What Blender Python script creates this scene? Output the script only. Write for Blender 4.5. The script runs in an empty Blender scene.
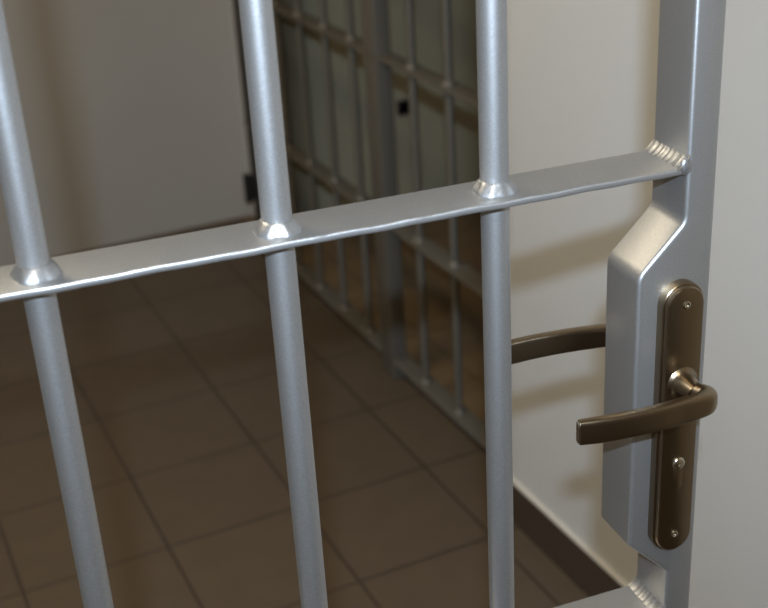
import bpy, bmesh, math, random
from mathutils import Vector, Matrix
random.seed(7)
S = bpy.context.scene
COL = S.collection
PI = math.pi

# ------------------------------------------------------------------ materials
def newmat(name):
    m = bpy.data.materials.new(name); m.use_nodes = True
    nt = m.node_tree
    return m, nt, nt.nodes['Principled BSDF']

def add_bump(nt, b, scale, strength, dist, detail=3):
    tc = nt.nodes.new('ShaderNodeTexCoord')
    n = nt.nodes.new('ShaderNodeTexNoise'); n.inputs['Scale'].default_value = scale
    n.inputs['Detail'].default_value = detail
    bp = nt.nodes.new('ShaderNodeBump'); bp.inputs['Strength'].default_value = strength
    bp.inputs['Distance'].default_value = dist
    nt.links.new(tc.outputs['Object'], n.inputs['Vector'])
    nt.links.new(n.outputs['Fac'], bp.inputs['Height'])
    nt.links.new(bp.outputs['Normal'], b.inputs['Normal'])
    return tc, n

def mat_paint(name, col, rough, metal=1.0, bump=0.25):
    m, nt, b = newmat(name)
    b.inputs['Metallic'].default_value = metal
    tc, n = add_bump(nt, b, 260, bump, 0.0006, 2)
    n2 = nt.nodes.new('ShaderNodeTexNoise'); n2.inputs['Scale'].default_value = 900
    n2.inputs['Detail'].default_value = 2
    nt.links.new(tc.outputs['Object'], n2.inputs['Vector'])
    rp = nt.nodes.new('ShaderNodeValToRGB')
    rp.color_ramp.elements[0].position = .3; rp.color_ramp.elements[1].position = .7
    rp.color_ramp.elements[0].color = (*[c*.9 for c in col], 1)
    rp.color_ramp.elements[1].color = (*[min(1, c*1.1) for c in col], 1)
    nt.links.new(n2.outputs['Fac'], rp.inputs['Fac'])
    nt.links.new(rp.outputs['Color'], b.inputs['Base Color'])
    b.inputs['Roughness'].default_value = rough
    return m

def mat_simple(name, col, rough, metal=0.0, bump=None, spec=.5):
    m, nt, b = newmat(name)
    b.inputs['Base Color'].default_value = (*col, 1)
    b.inputs['Roughness'].default_value = rough
    b.inputs['Metallic'].default_value = metal
    b.inputs['Specular IOR Level'].default_value = spec
    if bump: add_bump(nt, b, *bump)
    return m

def mat_tiles(name, tile, grout, ox, oy, size=0.30, rough=.45):
    m, nt, b = newmat(name)
    tc = nt.nodes.new('ShaderNodeTexCoord')
    mp = nt.nodes.new('ShaderNodeMapping')
    mp.inputs['Location'].default_value = (-ox, -oy, 0)
    br = nt.nodes.new('ShaderNodeTexBrick')
    br.offset = 0; br.squash = 1
    br.inputs['Scale'].default_value = 1
    br.inputs['Brick Width'].default_value = size
    br.inputs['Row Height'].default_value = size
    br.inputs['Mortar Size'].default_value = .0035
    br.inputs['Mortar Smooth'].default_value = .3
    br.inputs['Color1'].default_value = (*tile, 1)
    br.inputs['Color2'].default_value = (*[c*1.08 for c in tile], 1)
    br.inputs['Mortar'].default_value = (*grout, 1)
    nt.links.new(tc.outputs['Object'], mp.inputs['Vector'])
    nt.links.new(mp.outputs['Vector'], br.inputs['Vector'])
    nz = nt.nodes.new('ShaderNodeTexNoise'); nz.inputs['Scale'].default_value = 14
    nz.inputs['Detail'].default_value = 6
    nt.links.new(tc.outputs['Object'], nz.inputs['Vector'])
    rp = nt.nodes.new('ShaderNodeValToRGB')
    rp.color_ramp.elements[0].position = .3; rp.color_ramp.elements[0].color = (.94, .94, .94, 1)
    rp.color_ramp.elements[1].position = .7; rp.color_ramp.elements[1].color = (1.04, 1.04, 1.04, 1)
    nt.links.new(nz.outputs['Fac'], rp.inputs['Fac'])
    mx = nt.nodes.new('ShaderNodeMix'); mx.data_type = 'RGBA'; mx.blend_type = 'MULTIPLY'
    mx.inputs[0].default_value = 1
    nt.links.new(br.outputs['Color'], mx.inputs[6]); nt.links.new(rp.outputs['Color'], mx.inputs[7])
    nt.links.new(mx.outputs[2], b.inputs['Base Color'])
    bp = nt.nodes.new('ShaderNodeBump'); bp.inputs['Strength'].default_value = .5
    bp.inputs['Distance'].default_value = .002; bp.invert = True
    nt.links.new(br.outputs['Fac'], bp.inputs['Height']); nt.links.new(bp.outputs['Normal'], b.inputs['Normal'])
    b.inputs['Roughness'].default_value = rough
    b.inputs['Specular IOR Level'].default_value = .35
    return m

def mat_wall(name, col):
    m, nt, b = newmat(name)
    tc, n = add_bump(nt, b, 60, .12, .001, 5)
    n2 = nt.nodes.new('ShaderNodeTexNoise'); n2.inputs['Scale'].default_value = 2.2
    nt.links.new(tc.outputs['Object'], n2.inputs['Vector'])
    rp = nt.nodes.new('ShaderNodeValToRGB')
    rp.color_ramp.elements[0].position = .3; rp.color_ramp.elements[1].position = .7
    rp.color_ramp.elements[0].color = (*[c*.97 for c in col], 1)
    rp.color_ramp.elements[1].color = (*[min(1, c*1.02) for c in col], 1)
    nt.links.new(n2.outputs['Fac'], rp.inputs['Fac'])
    nt.links.new(rp.outputs['Color'], b.inputs['Base Color'])
    b.inputs['Roughness'].default_value = .75
    b.inputs['Specular IOR Level'].default_value = .3
    return m

M_SILVER = mat_paint('silver_paint', (.47, .465, .455), .46, metal=.88, bump=.15)
M_WELD = mat_paint('silver_paint_weld', (.38, .378, .372), .42, metal=.85, bump=.4)
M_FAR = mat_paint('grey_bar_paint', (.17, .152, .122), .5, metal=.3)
M_ENDPOST = mat_paint('dark_post_tone', (.07, .058, .048), .5, metal=.2)  # darker tone for the partition's far end post only
M_BRONZE = mat_simple('dark_bronze', (.27, .21, .14), .29, 1.0, (500, .04, .0003))
M_CHROME = mat_simple('bright_steel', (.62, .58, .50), .2, 1.0)
M_DARK = mat_simple('black_plastic', (.02, .018, .016), .5)
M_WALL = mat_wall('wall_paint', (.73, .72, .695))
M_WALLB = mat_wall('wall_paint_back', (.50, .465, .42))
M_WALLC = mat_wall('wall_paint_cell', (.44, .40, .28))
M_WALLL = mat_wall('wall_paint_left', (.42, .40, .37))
M_CEIL = mat_wall('ceiling_paint', (.6, .58, .55))
M_FLOOR = mat_tiles('floor_tiles', (.115, .084, .056), (.055, .038, .026), -.1154, 1.762)
M_FLOORC = mat_tiles('cell_floor_tiles_warmlit', (.19, .125, .065), (.10, .062, .035), -.1154, 1.762)  # corridor tiles again, with the warm ambient light put into the colour
M_BASE = mat_simple('skirting_tile', (.075, .055, .04), .4, 0, (30, .1, .001))
M_BASETOP = mat_wall('skirting_lit_edge', (.70, .66, .58))  # pale colour standing in for light on the skirting's top edge

# ------------------------------------------------------------------ mesh helpers
def link(name, bm, mat, parent=None, smooth=True, angle=35):
    bmesh.ops.recalc_face_normals(bm, faces=bm.faces)
    me = bpy.data.meshes.new(name); bm.to_mesh(me); bm.free()
    me.materials.append(mat)
    if smooth:
        for p in me.polygons: p.use_smooth = True
        try: me.set_sharp_from_angle(angle=math.radians(angle))
        except Exception: pass
    o = bpy.data.objects.new(name, me); COL.objects.link(o)
    if parent: o.parent = parent
    return o

def dup(o, parent=None, loc=None):
    c = o.copy(); COL.objects.link(c)
    if parent: c.parent = parent
    if loc is not None: c.location = loc
    return c

def box(bm, x0, x1, y0, y1, z0, z1, bev=0, seg=3):
    t = bmesh.new()
    bmesh.ops.create_cube(t, size=1, matrix=Matrix.Translation(((x0+x1)/2, (y0+y1)/2, (z0+z1)/2)) @
                          Matrix.Diagonal((x1-x0, y1-y0, z1-z0, 1)))
    if bev: bmesh.ops.bevel(t, geom=t.edges[:], offset=bev, segments=seg, affect='EDGES', profile=.5)
    merge(bm, t)

def merge(bm, t):
    me = bpy.data.meshes.new('tmp'); t.to_mesh(me); t.free(); bm.from_mesh(me); bpy.data.meshes.remove(me)

def lathe(bm, prof, n=40, mat4=Matrix(), jitter=0):
    """prof: list of (r, z) around z."""
    rings = []
    jit = [1+random.uniform(-jitter, jitter) for _ in range(n)]
    for r, z in prof:
        if r < 1e-7: rings.append([bm.verts.new(mat4 @ Vector((0, 0, z)))]); continue
        rings.append([bm.verts.new(mat4 @ Vector((r*math.cos(2*PI*i/n), r*math.sin(2*PI*i/n), z))) for i in range(n)])
    for a, b in zip(rings, rings[1:]):
        for i in range(n):
            j = (i+1) % n
            if len(a) == 1 and len(b) == 1: continue
            if len(a) == 1: bm.faces.new((a[0], b[i], b[j]))
            elif len(b) == 1: bm.faces.new((a[i], a[j], b[0]))
            else: bm.faces.new((a[i], a[j], b[j], b[i]))

def round_poly(pts, seg=6):
    """pts: (x, z, radius) -> list of (x, z) with rounded corners"""
    out = []; n = len(pts)
    for i in range(n):
        p = Vector(pts[i][:2]); r = pts[i][2]
        if r <= 0: out.append(p); continue
        a = (Vector(pts[i-1][:2])-p).normalized(); b = (Vector(pts[(i+1) % n][:2])-p).normalized()
        half = a.angle(b)/2; d = r/math.tan(half)
        t0 = p+a*d; t1 = p+b*d
        c = p+(a+b).normalized()*(r/math.sin(half))
        v0 = t0-c; v1 = t1-c
        ang = v0.angle_signed(v1)
        for k in range(seg+1):
            th = -ang*k/seg
            out.append(c+Vector((v0.x*math.cos(th)-v0.y*math.sin(th), v0.x*math.sin(th)+v0.y*math.cos(th))))
    return out

def prism(pts, y0, y1, bev, seg=4):
    """extrude xz outline along y, bevelling the rims"""
    bm = bmesh.new()
    f = bm.faces.new([bm.verts.new((p[0], y0, p[1])) for p in pts])
    r = bmesh.ops.extrude_face_region(bm, geom=[f])
    vs = [g for g in r['geom'] if isinstance(g, bmesh.types.BMVert)]
    bmesh.ops.translate(bm, verts=vs, vec=(0, y1-y0, 0))
    bmesh.ops.recalc_face_normals(bm, faces=bm.faces)
    if bev:
        es = [e for e in bm.edges if abs(e.verts[0].co.y-e.verts[1].co.y) < 1e-7]
        bmesh.ops.bevel(bm, geom=es, offset=bev, segments=seg, affect='EDGES', profile=.5)
    return bm

def sweep(bm, path, w_h, up=Vector((0, 0, 1)), n=20, power=4):
    """sweep a super-elliptic section (half thickness, half height) along a path"""
    rings = []
    for i, p in enumerate(path):
        a = path[max(0, i-1)]; b = path[min(len(path)-1, i+1)]
        t = (b-a).normalized(); s = t.cross(up).normalized(); u = s.cross(t).normalized()
        hw, hh = w_h[i]
        ring = []
        for k in range(n):
            th = 2*PI*k/n; c, sn = math.cos(th), math.sin(th)
            x = math.copysign(abs(c)**(2/power), c)*hw; z = math.copysign(abs(sn)**(2/power), sn)*hh
            ring.append(bm.verts.new(p+s*x+u*z))
        rings.append(ring)
    for a, b in zip(rings, rings[1:]):
        for k in range(n): bm.faces.new((a[k], a[(k+1) % n], b[(k+1) % n], b[k]))
    bm.faces.new(rings[0]); bm.faces.new(rings[-1][::-1])

def bez(pts, n):
    """Catmull-Rom through pts"""
    P = [Vector(p) for p in pts]; P = [P[0]*2-P[1]]+P+[P[-1]*2-P[-2]]
    out = []
    for i in range(1, len(P)-2):
        for k in range(n):
            t = k/n; a, b, c, d = P[i-1], P[i], P[i+1], P[i+2]
            out.append(.5*((2*b)+(c-a)*t+(2*a-5*b+4*c-d)*t*t+(3*b-a-3*c+d)*t**3))
    out.append(P[-2]); return out

def thing(name, label, cat, loc=(0, 0, 0), rz=0, group=None):
    o = bpy.data.objects.new(name, None); COL.objects.link(o)
    o.empty_display_size = .1
    o.location = loc; o.rotation_euler = (0, 0, rz)
    o['label'] = label; o['category'] = cat
    if group: o['group'] = group
    return o

def struct(name, bm, mat, smooth=False):
    o = link(name, bm, mat, None, smooth); o['kind'] = 'structure'; return o

# ------------------------------------------------------------------ dimensions (metres)
ZR = 1.2328                 # top of the main gate rail above the floor
W = .0488                   # depth of stile and rails
T = .0053                   # rail thickness
SW = .0255                  # stile width
PITCH = .16; A0 = .1426     # bar spacing, first bar from the lock stile
GY = -.09588                # the gate stands slightly open
XW = .555                   # right-hand wall
YB = 3.182                  # back wall
ZL = -.4085                 # rail spacing
NB = 6
GL = A0+PITCH*NB-.04        # gate length
CEILZ = 2.6

# ------------------------------------------------------------------ the foreground gate
gate = thing('barred_gate', 'silver painted steel bar gate in the foreground with bronze lever handle and lock', 'gate',
             (0, 0, 0), GY)

zb, zt = .02, 2.14
outline = round_poly([
    (0, zt, 0), (0, ZR-.043, .012), (-.0378, ZR-.0805, .016), (-.0378, ZR-.3245, .006), (0, ZR-.3625, .004), (0, zb, 0),
    (SW, zb, 0), (SW, zt, 0)], 7)
full = prism(outline, 0, W, .0032, 4)
for z in (ZR-.036, ZR-.3655):
    bmesh.ops.bisect_plane(full, geom=full.verts[:]+full.edges[:]+full.faces[:], plane_co=(0, 0, z), plane_no=(0, 0, 1))
case = full.copy()
for b, inside in ((full, False), (case, True)):
    kill = [f for f in b.faces if (ZR-.3655 < f.calc_center_median().z < ZR-.036) != inside]
    bmesh.ops.delete(b, geom=kill, context='FACES')
stile = link('stile', full, M_SILVER, gate, angle=50)
case_o = link('lock_case', case, M_SILVER, gate, angle=50)
# hinge stile at the far left, with hinge knuckles reaching the wall
bm = bmesh.new(); box(bm, -GL-SW, -GL, 0, W, zb, zt, .003)
hs = link('stile', bm, M_SILVER, gate)
bm = bmesh.new(); lathe(bm, [(0, 0), (.009, 0), (.009, .1), (0, .1)], 20, Matrix.Translation((-GL-SW-.009, W/2, .35)))
hk = link('hinge', bm, M_SILVER, gate)
dup(hk, gate, (0, 0, 1.3))

def rail_mesh():
    bm = bmesh.new(); box(bm, -GL, 0, 0, W, -T, 0, .0016, 3)
    # slight hand-finished waviness of the front edge
    bmesh.ops.subdivide_edges(bm, edges=[e for e in bm.edges if abs(e.verts[0].co.x-e.verts[1].co.x) > .5], cuts=160)
    for v in bm.verts:
        if v.co.y < .003:
            v.co.z += .00022*math.sin(v.co.x*61)+.00018*math.sin(v.co.x*143+1)+random.uniform(-.00012, .00012)
    return bm

def bead_mesh():
    """rippled fillet weld between rail top and stile side"""
    bm = bmesh.new(); ny, na = 46, 7; R = .0095; grid = []
    for j in range(ny+1):
        y = -.0012+(W+.0012)*j/ny
        rip = 1+.05*math.sin(j*.95+.8*math.sin(j*.37))+random.uniform(-.07, .07)
        e = 1.0
        row = []
        for k in range(na+1):
            th = PI/2*k/na
            # concave-to-flat fillet from rail (x=-R) up to stile (z=R)
            x = -R*rip*(1-math.sin(th))*1.0; z = R*rip*(1-math.cos(th))
            lin = Vector((-R*rip*(1-k/na), 0, R*rip*k/na))
            p = Vector((x, y, z))*.35+Vector((lin.x, y, lin.z))*.65
            p.y = y; row.append(bm.verts.new((p.x+.0008, p.y, p.z-.0006)))
        grid.append(row)
    for a, b in zip(grid, grid[1:]):
        for k in range(na): bm.faces.new((a[k], a[k+1], b[k+1], b[k]))
    for row in (grid[0], grid[-1]):
        c = bm.verts.new((.0008, row[0].co.y, -.0006)); bm.faces.new(row+[c])
    # blob where the bead turns round the front corner of the rail
    t = bmesh.new(); bmesh.ops.create_icosphere(t, subdivisions=3, radius=1)
    for v in t.verts: v.co = Vector((v.co.x*.0048-.0015, v.co.y*.0028+.0008, v.co.z*.0068+.0006))
    merge(bm, t)
    return bm

rail0 = link('rail', rail_mesh(), M_SILVER, gate); rail0.location = (0, 0, ZR)
bead0 = link('weld_bead', bead_mesh(), M_WELD, rail0, angle=80)
rails = [rail0]
for z in (ZR+ZL, ZR+2*ZL, ZR-ZL, ZR-2*ZL, .032+T):
    r = dup(rail0, gate, (0, 0, z)); dup(bead0, r); rails.append(r)

def collar_mesh():
    bm = bmesh.new(); n = 56; ring = []
    lob = [random.uniform(-1, 1) for _ in range(14)]
    def jl(i):
        a = i/n*14; k = int(a) % 14; f = a-int(a); f = f*f*(3-2*f)
        return lob[k]*(1-f)+lob[(k+1) % 14]*f
    prof = [(.0163, -.0003, .9), (.0160, .0012, 1.0), (.0150, .0030, 1.0), (.0132, .0052, .9), (.0116, .0072, .6), (.0104, .0088, .1), (.0100, .0089, 0)]
    for r, z, w in prof:
        row = []
        for i in range(n):
            th = 2*PI*i/n; rr = r+w*.0015*jl(i); zz = z+w*.0005*jl(i+9)
            row.append(bm.verts.new((rr*math.cos(th), rr*math.sin(th), zz)))
        ring.append(row)
    for a, b in zip(ring, ring[1:]):
        for i in range(n): bm.faces.new((a[i], a[(i+1) % n], b[(i+1) % n], b[i]))
    bm.faces.new(ring[0][::-1]); bm.faces.new(ring[-1])
    return bm

bm = bmesh.new()
RB = .0104
lathe(bm, [(0, .033), (RB, .033)]+[(RB, z) for z in (.4, .8, 1.2, 1.6)]+[(RB, 2.045), (0, 2.045)], 48)
bar0 = None
collar0 = None
for k in range(NB):
    x = -A0-PITCH*k
    if k == 0:
        bar0 = link('bar', bm, M_SILVER, gate); bar0.location = (x, W/2, 0); b = bar0
        collar0 = link('weld_collar', collar_mesh(), M_WELD, bar0, angle=80); collar0.location = (0, 0, ZR-.0003)
        cs = [collar0]
        c2 = dup(collar0, bar0, (0, 0, ZR+ZL-.0003)); c3 = dup(collar0, bar0, (0, 0, ZR-ZL-.0003))
    else:
        b = dup(bar0, gate, (x, W/2, 0))
        for z in (ZR, ZR+ZL, ZR-ZL):
            c = dup(collar0, b, (0, 0, z-.0003)); c.rotation_euler = (0, 0, k*1.9+z)

# ---- lock furniture (front and back)
XC = -.0026; HUBZ = ZR-.1725
def capsule(x0, hw, z0, z1, seg=20):
    pts = []
    for k in range(seg+1):
        th = PI*k/seg; pts.append((x0+hw*math.cos(th), z1-hw+hw*math.sin(th)))
    for k in range(seg+1):
        th = PI+PI*k/seg; pts.append((x0+hw*math.cos(th), z0+hw+hw*math.sin(th)))
    return pts
def plate_mesh():
    bm = bmesh.new()
    zt_, zb_ = ZR-.0885, ZR-.3325
    rings = []
    # (inset, y): stepped bevelled edge rising from the lock case
    for ins, y in ((0, .0004), (0, -.0062), (.0003, -.0072), (.0010, -.0078), (.0018, -.0079), (.0019, -.0090), (.0023, -.0108), (.0029, -.0117), (.0036, -.0120)):
        rings.append([bm.verts.new((x, y, z)) for x, z in capsule(XC, .0180-ins, zb_+ins, zt_-ins)])
    n = len(rings[0])
    for a, b in zip(rings, rings[1:]):
        for i in range(n):
            j = (i+1) % n
            bm.faces.new((a[i], a[j], b[j], b[i]))
    bm.faces.new(rings[0]); bm.faces.new(rings[-1][::-1])
    bmesh.ops.remove_doubles(bm, verts=bm.verts[:], dist=1e-6)
    return bm
ROTY = Matrix.Rotation(PI/2, 4, 'X')   # lathe axis z -> -y

def screw_mesh(z):
    bm = bmesh.new(); m = Matrix.Translation((XC, -.0119, z)) @ ROTY
    lathe(bm, [(0, .0002), (.0012, .0002), (.0013, .0009), (.0022, .0012), (.0031, .0009), (.0035, -.0002)], 24, m)
    return bm
def cyl_mesh():
    bm = bmesh.new(); z = ZR-.2456
    lathe(bm, [(.0010, .0016), (.0012, .0026), (.0030, .0026), (.0044, .0023), (.0053, .0016), (.0058, .0006), (.0060, -.001)], 32,
          Matrix.Translation((XC, -.0119, z)) @ ROTY)
    box(bm, XC-.0011, XC+.0011, -.0138, -.0119, z-.0036, z+.0036)
    return bm
def slot_mesh():
    z = ZR-.2456
    pts = round_poly([(XC-.0042, z-.002, 0), (XC-.0042, z-.0245, .004), (XC+.0042, z-.0245, .004), (XC+.0042, z-.002, 0)], 5)
    return prism(pts, -.0126, -.0115, .0003, 2)

def lever_mesh(front=True):
    bm = bmesh.new()
    m = Matrix.Translation((XC, -.0118, HUBZ)) @ ROTY
    # flared root on the plate, then one bent bar: neck, tight bend, bowed grip
    lathe(bm, [(.0142, -.0004), (.0138, .0002), (.0124, .0010), (.0112, .0024), (.0101, .0046), (.0093, .0078), (.0086, .0120), (.0080, .0165), (.0076, .0195), (.0060, .0196)], 40, m)
    path = bez([(XC, -.0130, HUBZ), (XC+.0002, -.0220, HUBZ), (XC+.0020, -.0300, HUBZ), (XC+.0040, -.0380, HUBZ), (XC+.0010, -.0440, HUBZ),
                (-.0120, -.0468, HUBZ), (-.0270, -.0478, HUBZ), (-.0440, -.0485, HUBZ), (-.0620, -.0482, HUBZ), (-.0800, -.0470, HUBZ),
                (-.0950, -.0450, HUBZ), (-.1088, -.0425, HUBZ)], 6)
    KN = [(0, .0078, .0078, 2), (1, .0074, .0074, 2), (2, .0078, .0080, 2.2), (3, .0080, .0088, 2.6), (4, .0072, .0094, 3.2), (5, .0056, .0098, 4), (6, .0048, .0100, 5), (10, .0043, .0102, 5.5), (11, .0038, .0098, 5.5)]
    N = 32; rings = []; n = len(path)
    for i, p in enumerate(path):
        q = i/6
        for a, b in zip(KN, KN[1:]):
            if a[0] <= q <= b[0]:
                t = (q-a[0])/(b[0]-a[0]); hw, hh, pw = [a[c]*(1-t)+b[c]*t for c in (1, 2, 3)]; break
        t = (path[min(n-1, i+1)]-path[max(0, i-1)]).normalized()
        sd = t.cross(Vector((0, 0, 1))).normalized()
        ring = []
        for c in range(N):
            th = 2*PI*c/N; cc, sn = math.cos(th), math.sin(th)
            ring.append(bm.verts.new(p+sd*math.copysign(abs(cc)**(2/pw), cc)*hw+Vector((0, 0, math.copysign(abs(sn)**(2/pw), sn)*hh))))
        rings.append(ring)
    for a, b in zip(rings, rings[1:]):
        for c in range(N): bm.faces.new((a[c], a[(c+1) % N], b[(c+1) % N], b[c]))
    bm.faces.new(rings[0]); bm.faces.new(rings[-1][::-1])
    return bm
def tip_mesh():
    bm = bmesh.new()
    d = Vector((-.0145, .0028, 0)).normalized()
    p0 = Vector((-.1082, -.0426, HUBZ))
    sweep(bm, [p0, p0+d*.0016, p0+d*.0020], [(.0032, .0088), (.0032, .0088), (.0028, .0084)], n=28, power=5)
    return bm

def furniture(parent_rot):
    """one side: escutcheon with its screws and cylinder, lever handle with end cap"""
    def place(o):
        if parent_rot:      # mirrored to the back face
            for v in o.data.vertices: v.co.y = W-v.co.y
            o.data.flip_normals()
        return o
    e = place(link('escutcheon', plate_mesh(), M_BRONZE, gate, angle=30))
    for z in (ZR-.105, ZR-.3143):
        s = place(link('screw', screw_mesh(z), M_CHROME, e)); s['label'] = 'bright screw head'
    c = place(link('lock_cylinder', cyl_mesh(), M_CHROME, e)); c['label'] = 'bright round key cylinder'
    place(link('keyhole_cover', slot_mesh(), M_BRONZE, e))
    l = place(link('lever_handle', lever_mesh(), M_BRONZE, gate, angle=40))
    c2 = place(link('end_cap', tip_mesh(), M_CHROME, l))
    if parent_rot:      # the rear lever sits a few degrees off level
        for o in (l, c2):
            for v in o.data.vertices: v.co.z -= .0062*(1+v.co.x/.1)
    return e, l
furniture(False); furniture(True)

# ------------------------------------------------------------------ barred partition in the right-hand wall
PX = .625; PZ = (.055, .43, .838, 1.24, 1.65, 2.06)
Y0, Y1 = 1.25, 2.865
part = thing('barred_partition', 'grey barred partition set in the right hand wall along the tiled corridor floor', 'barred partition', (PX, Y0, 0))
def ploc(o, x, y, z): o.location = (x-PX, y-Y0, z)
bm = bmesh.new(); box(bm, -.02, .02, -.034, .034, 0, 2.1, .003)
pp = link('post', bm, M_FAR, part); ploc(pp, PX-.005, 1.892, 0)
p2 = dup(pp, part); ploc(p2, PX, Y1-.034, 0); p2.data = pp.data.copy(); p2.data.materials[0] = M_ENDPOST; p2['label'] = 'end post in a darker brown tone'
p3 = dup(pp, part); ploc(p3, PX, Y0+.034, 0)
bm = bmesh.new(); box(bm, -.025, .025, 0, Y1-Y0, -.006, 0, .0015)
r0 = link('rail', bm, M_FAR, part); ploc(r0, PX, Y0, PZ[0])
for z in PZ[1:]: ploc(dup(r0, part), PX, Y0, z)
bm = bmesh.new(); lathe(bm, [(0, .05), (.0095, .05), (.0095, 2.06), (0, 2.06)], 24)
pb = None
bc = bmesh.new(); lathe(bc, [(.016, 0), (.0155, .003), (.012, .007), (.0095, .009)], 20)
for y in (1.395, 1.555, 1.725, 2.05, 2.215, 2.385, 2.55, 2.715):
    if pb is None:
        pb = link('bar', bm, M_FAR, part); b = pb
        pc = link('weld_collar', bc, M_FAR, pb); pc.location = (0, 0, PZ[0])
        for z in PZ[1:4]: dup(pc, pb, (0, 0, z))
    else:
        b = dup(pb, part)
        for z in PZ[:4]: dup(pc, b, (0, 0, z))
    ploc(b, PX, y, 0)
# hinge on the far post
bm = bmesh.new(); lathe(bm, [(0, 0), (.012, 0), (.012, .09), (0, .09)], 20); box(bm, -.004, .052, -.004, .004, .005, .085, .001)
hg = link('hinge', bm, M_DARK, part); ploc(hg, PX-.046, Y1-.04, .185)
hg['label'] = 'dark hinge'

# small square fitting on the far wall of the cell
fit = thing('socket_outlet', 'small dark square wall fitting low on the wall seen through the partition bars', 'wall fitting', (1.2195, 3.02, .330))
bm = bmesh.new(); box(bm, -.024, .024, -.012, .0, -.026, .026, .003)
link('housing', bm, M_DARK, fit)
bm = bmesh.new(); lathe(bm, [(0, .0), (.016, 0), (.018, .002), (.018, -.001)], 24, Matrix.Translation((0, -.012, 0)) @ ROTY)
link('cover', bm, M_DARK, fit)

# ------------------------------------------------------------------ the setting
XL = -GL*math.cos(GY)-.06
YF = -2.4
XC2 = 2.9
def slab(name, x0, x1, y0, y1, z0, z1, mat):
    bm = bmesh.new(); box(bm, x0, x1, y0, y1, z0, z1); return struct(name, bm, mat)
slab('floor', XL-.1, .66, YF-.1, YB+.1, -.1, 0, M_FLOOR)
slab('floor.001', .66, XC2+.1, Y0-.1, YB+.1, -.1, 0, M_FLOORC)
slab('ceiling', XL-.1, XC2+.1, YF-.1, YB+.1, CEILZ, CEILZ+.1, M_CEIL)
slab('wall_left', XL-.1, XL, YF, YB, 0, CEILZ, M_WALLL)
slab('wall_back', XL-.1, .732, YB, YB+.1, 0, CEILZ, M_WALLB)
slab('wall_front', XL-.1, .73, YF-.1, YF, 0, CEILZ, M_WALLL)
# right-hand wall with the opening for the partition
bm = bmesh.new()
box(bm, XW, .73, YF, Y0, 0, CEILZ); box(bm, XW, .73, Y0, Y1, 2.1, CEILZ); box(bm, .70, .73, Y1-.02, YB, 0, CEILZ)
struct('wall_right', bm, M_WALL)
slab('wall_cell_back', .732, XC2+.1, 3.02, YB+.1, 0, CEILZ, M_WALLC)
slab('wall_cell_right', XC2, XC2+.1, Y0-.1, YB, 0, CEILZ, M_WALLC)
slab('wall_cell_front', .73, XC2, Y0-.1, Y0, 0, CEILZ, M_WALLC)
# skirting
bm = bmesh.new(); box(bm, XW-.0095, XW, YF, Y0, 0, .096, .001, 2)
struct('baseboard_right', bm, M_BASE)
bm = bmesh.new(); box(bm, XW-.0095, XW, YF, Y0, .096, .1015, .0015, 2)
struct('baseboard_lit_edge_right', bm, M_BASETOP)  # strip painted pale as the lit top edge of the skirting
bm = bmesh.new(); box(bm, XL, XL+.0095, YF, YB, 0, .1, .001, 2)
struct('baseboard_left', bm, M_BASE)

# ------------------------------------------------------------------ lamps
def area(name, loc, rot, sx, sy, power, col, spread=PI):
    l = bpy.data.lights.new(name, 'AREA'); l.shape = 'RECTANGLE'; l.size = sx; l.size_y = sy
    l.energy = power; l.color = col; l.spread = spread
    o = bpy.data.objects.new(name, l); COL.objects.link(o); o.location = loc; o.rotation_euler = rot
    return o
WARM = (1.0, .87, .65)
FLASH = 7.5; AMB = 17.2; AMB2 = 9.5
def ceiling_lamp(x, y, power, label, sx=.3, sy=1.2):
    t = thing('ceiling_light', label, 'ceiling light', (x, y, CEILZ), 0, 'corridor ceiling lights')
    bm = bmesh.new(); box(bm, -sx/2-.02, sx/2+.02, -sy/2-.02, sy/2+.02, -.05, 0, .006)
    link('housing', bm, mat_simple('lamp_housing', (.8, .8, .78), .5), t)
    m, nt, b = newmat('lamp_diffuser')
    b.inputs['Base Color'].default_value = (.9, .88, .82, 1)
    b.inputs['Emission Color'].default_value = (*WARM, 1); b.inputs['Emission Strength'].default_value = 2
    bm = bmesh.new(); box(bm, -sx/2, sx/2, -sy/2, sy/2, -.058, -.049, .003)
    link('diffuser', bm, m, t)
    area('lamp', (x, y, CEILZ-.062), (0, 0, 0), sx, sy, power, WARM)
ceiling_lamp(-.90, 1.4, AMB, 'long ceiling light fixed above the far half of the corridor')
ceiling_lamp(-.5, -1.0, AMB2, 'long ceiling light added as fill above the near half of the corridor')  # unseen lamp, added to brighten the gate's front faces

# camera and its built-in flash
CAM = Vector((-.55680144, -.68969042, 1.5435908))
r = Vector((.90044132, -.43157284, -.05431684)); u = Vector((.2294551, .36518869, .9022126)); f = Vector((.36953456, .82485278, -.42785758))
cd = bpy.data.cameras.new('camera'); cam = bpy.data.objects.new('camera', cd); COL.objects.link(cam)
m = Matrix((r, u, -f)).transposed().to_4x4(); m.translation = CAM
cam.matrix_world = m
cd.sensor_width = 36; cd.sensor_fit = 'HORIZONTAL'; cd.lens = 1250.5355/768*36
cd.clip_start = .02
cd.dof.use_dof = True; cd.dof.focus_distance = .97; cd.dof.aperture_fstop = 7.5
S.camera = cam
fl = area('camera_flash', (-.618, -.811, 1.72), (0, 0, 0), .032, .02, FLASH, (.63, .79, 1.0), math.radians(95))
fm = Matrix((r, u, -f)).transposed().to_4x4(); fm.translation = fl.location.copy(); fl.matrix_world = fm

w = bpy.data.worlds.new('world'); S.world = w; w.use_nodes = True
w.node_tree.nodes['Background'].inputs['Color'].default_value = (.05, .045, .04, 1)
w.node_tree.nodes['Background'].inputs['Strength'].default_value = .3

S.view_settings.view_transform = 'Standard'
S.view_settings.look = 'None'
S.view_settings.gamma = 1
S.view_settings.use_curve_mapping = False
S.view_settings.exposure = 0
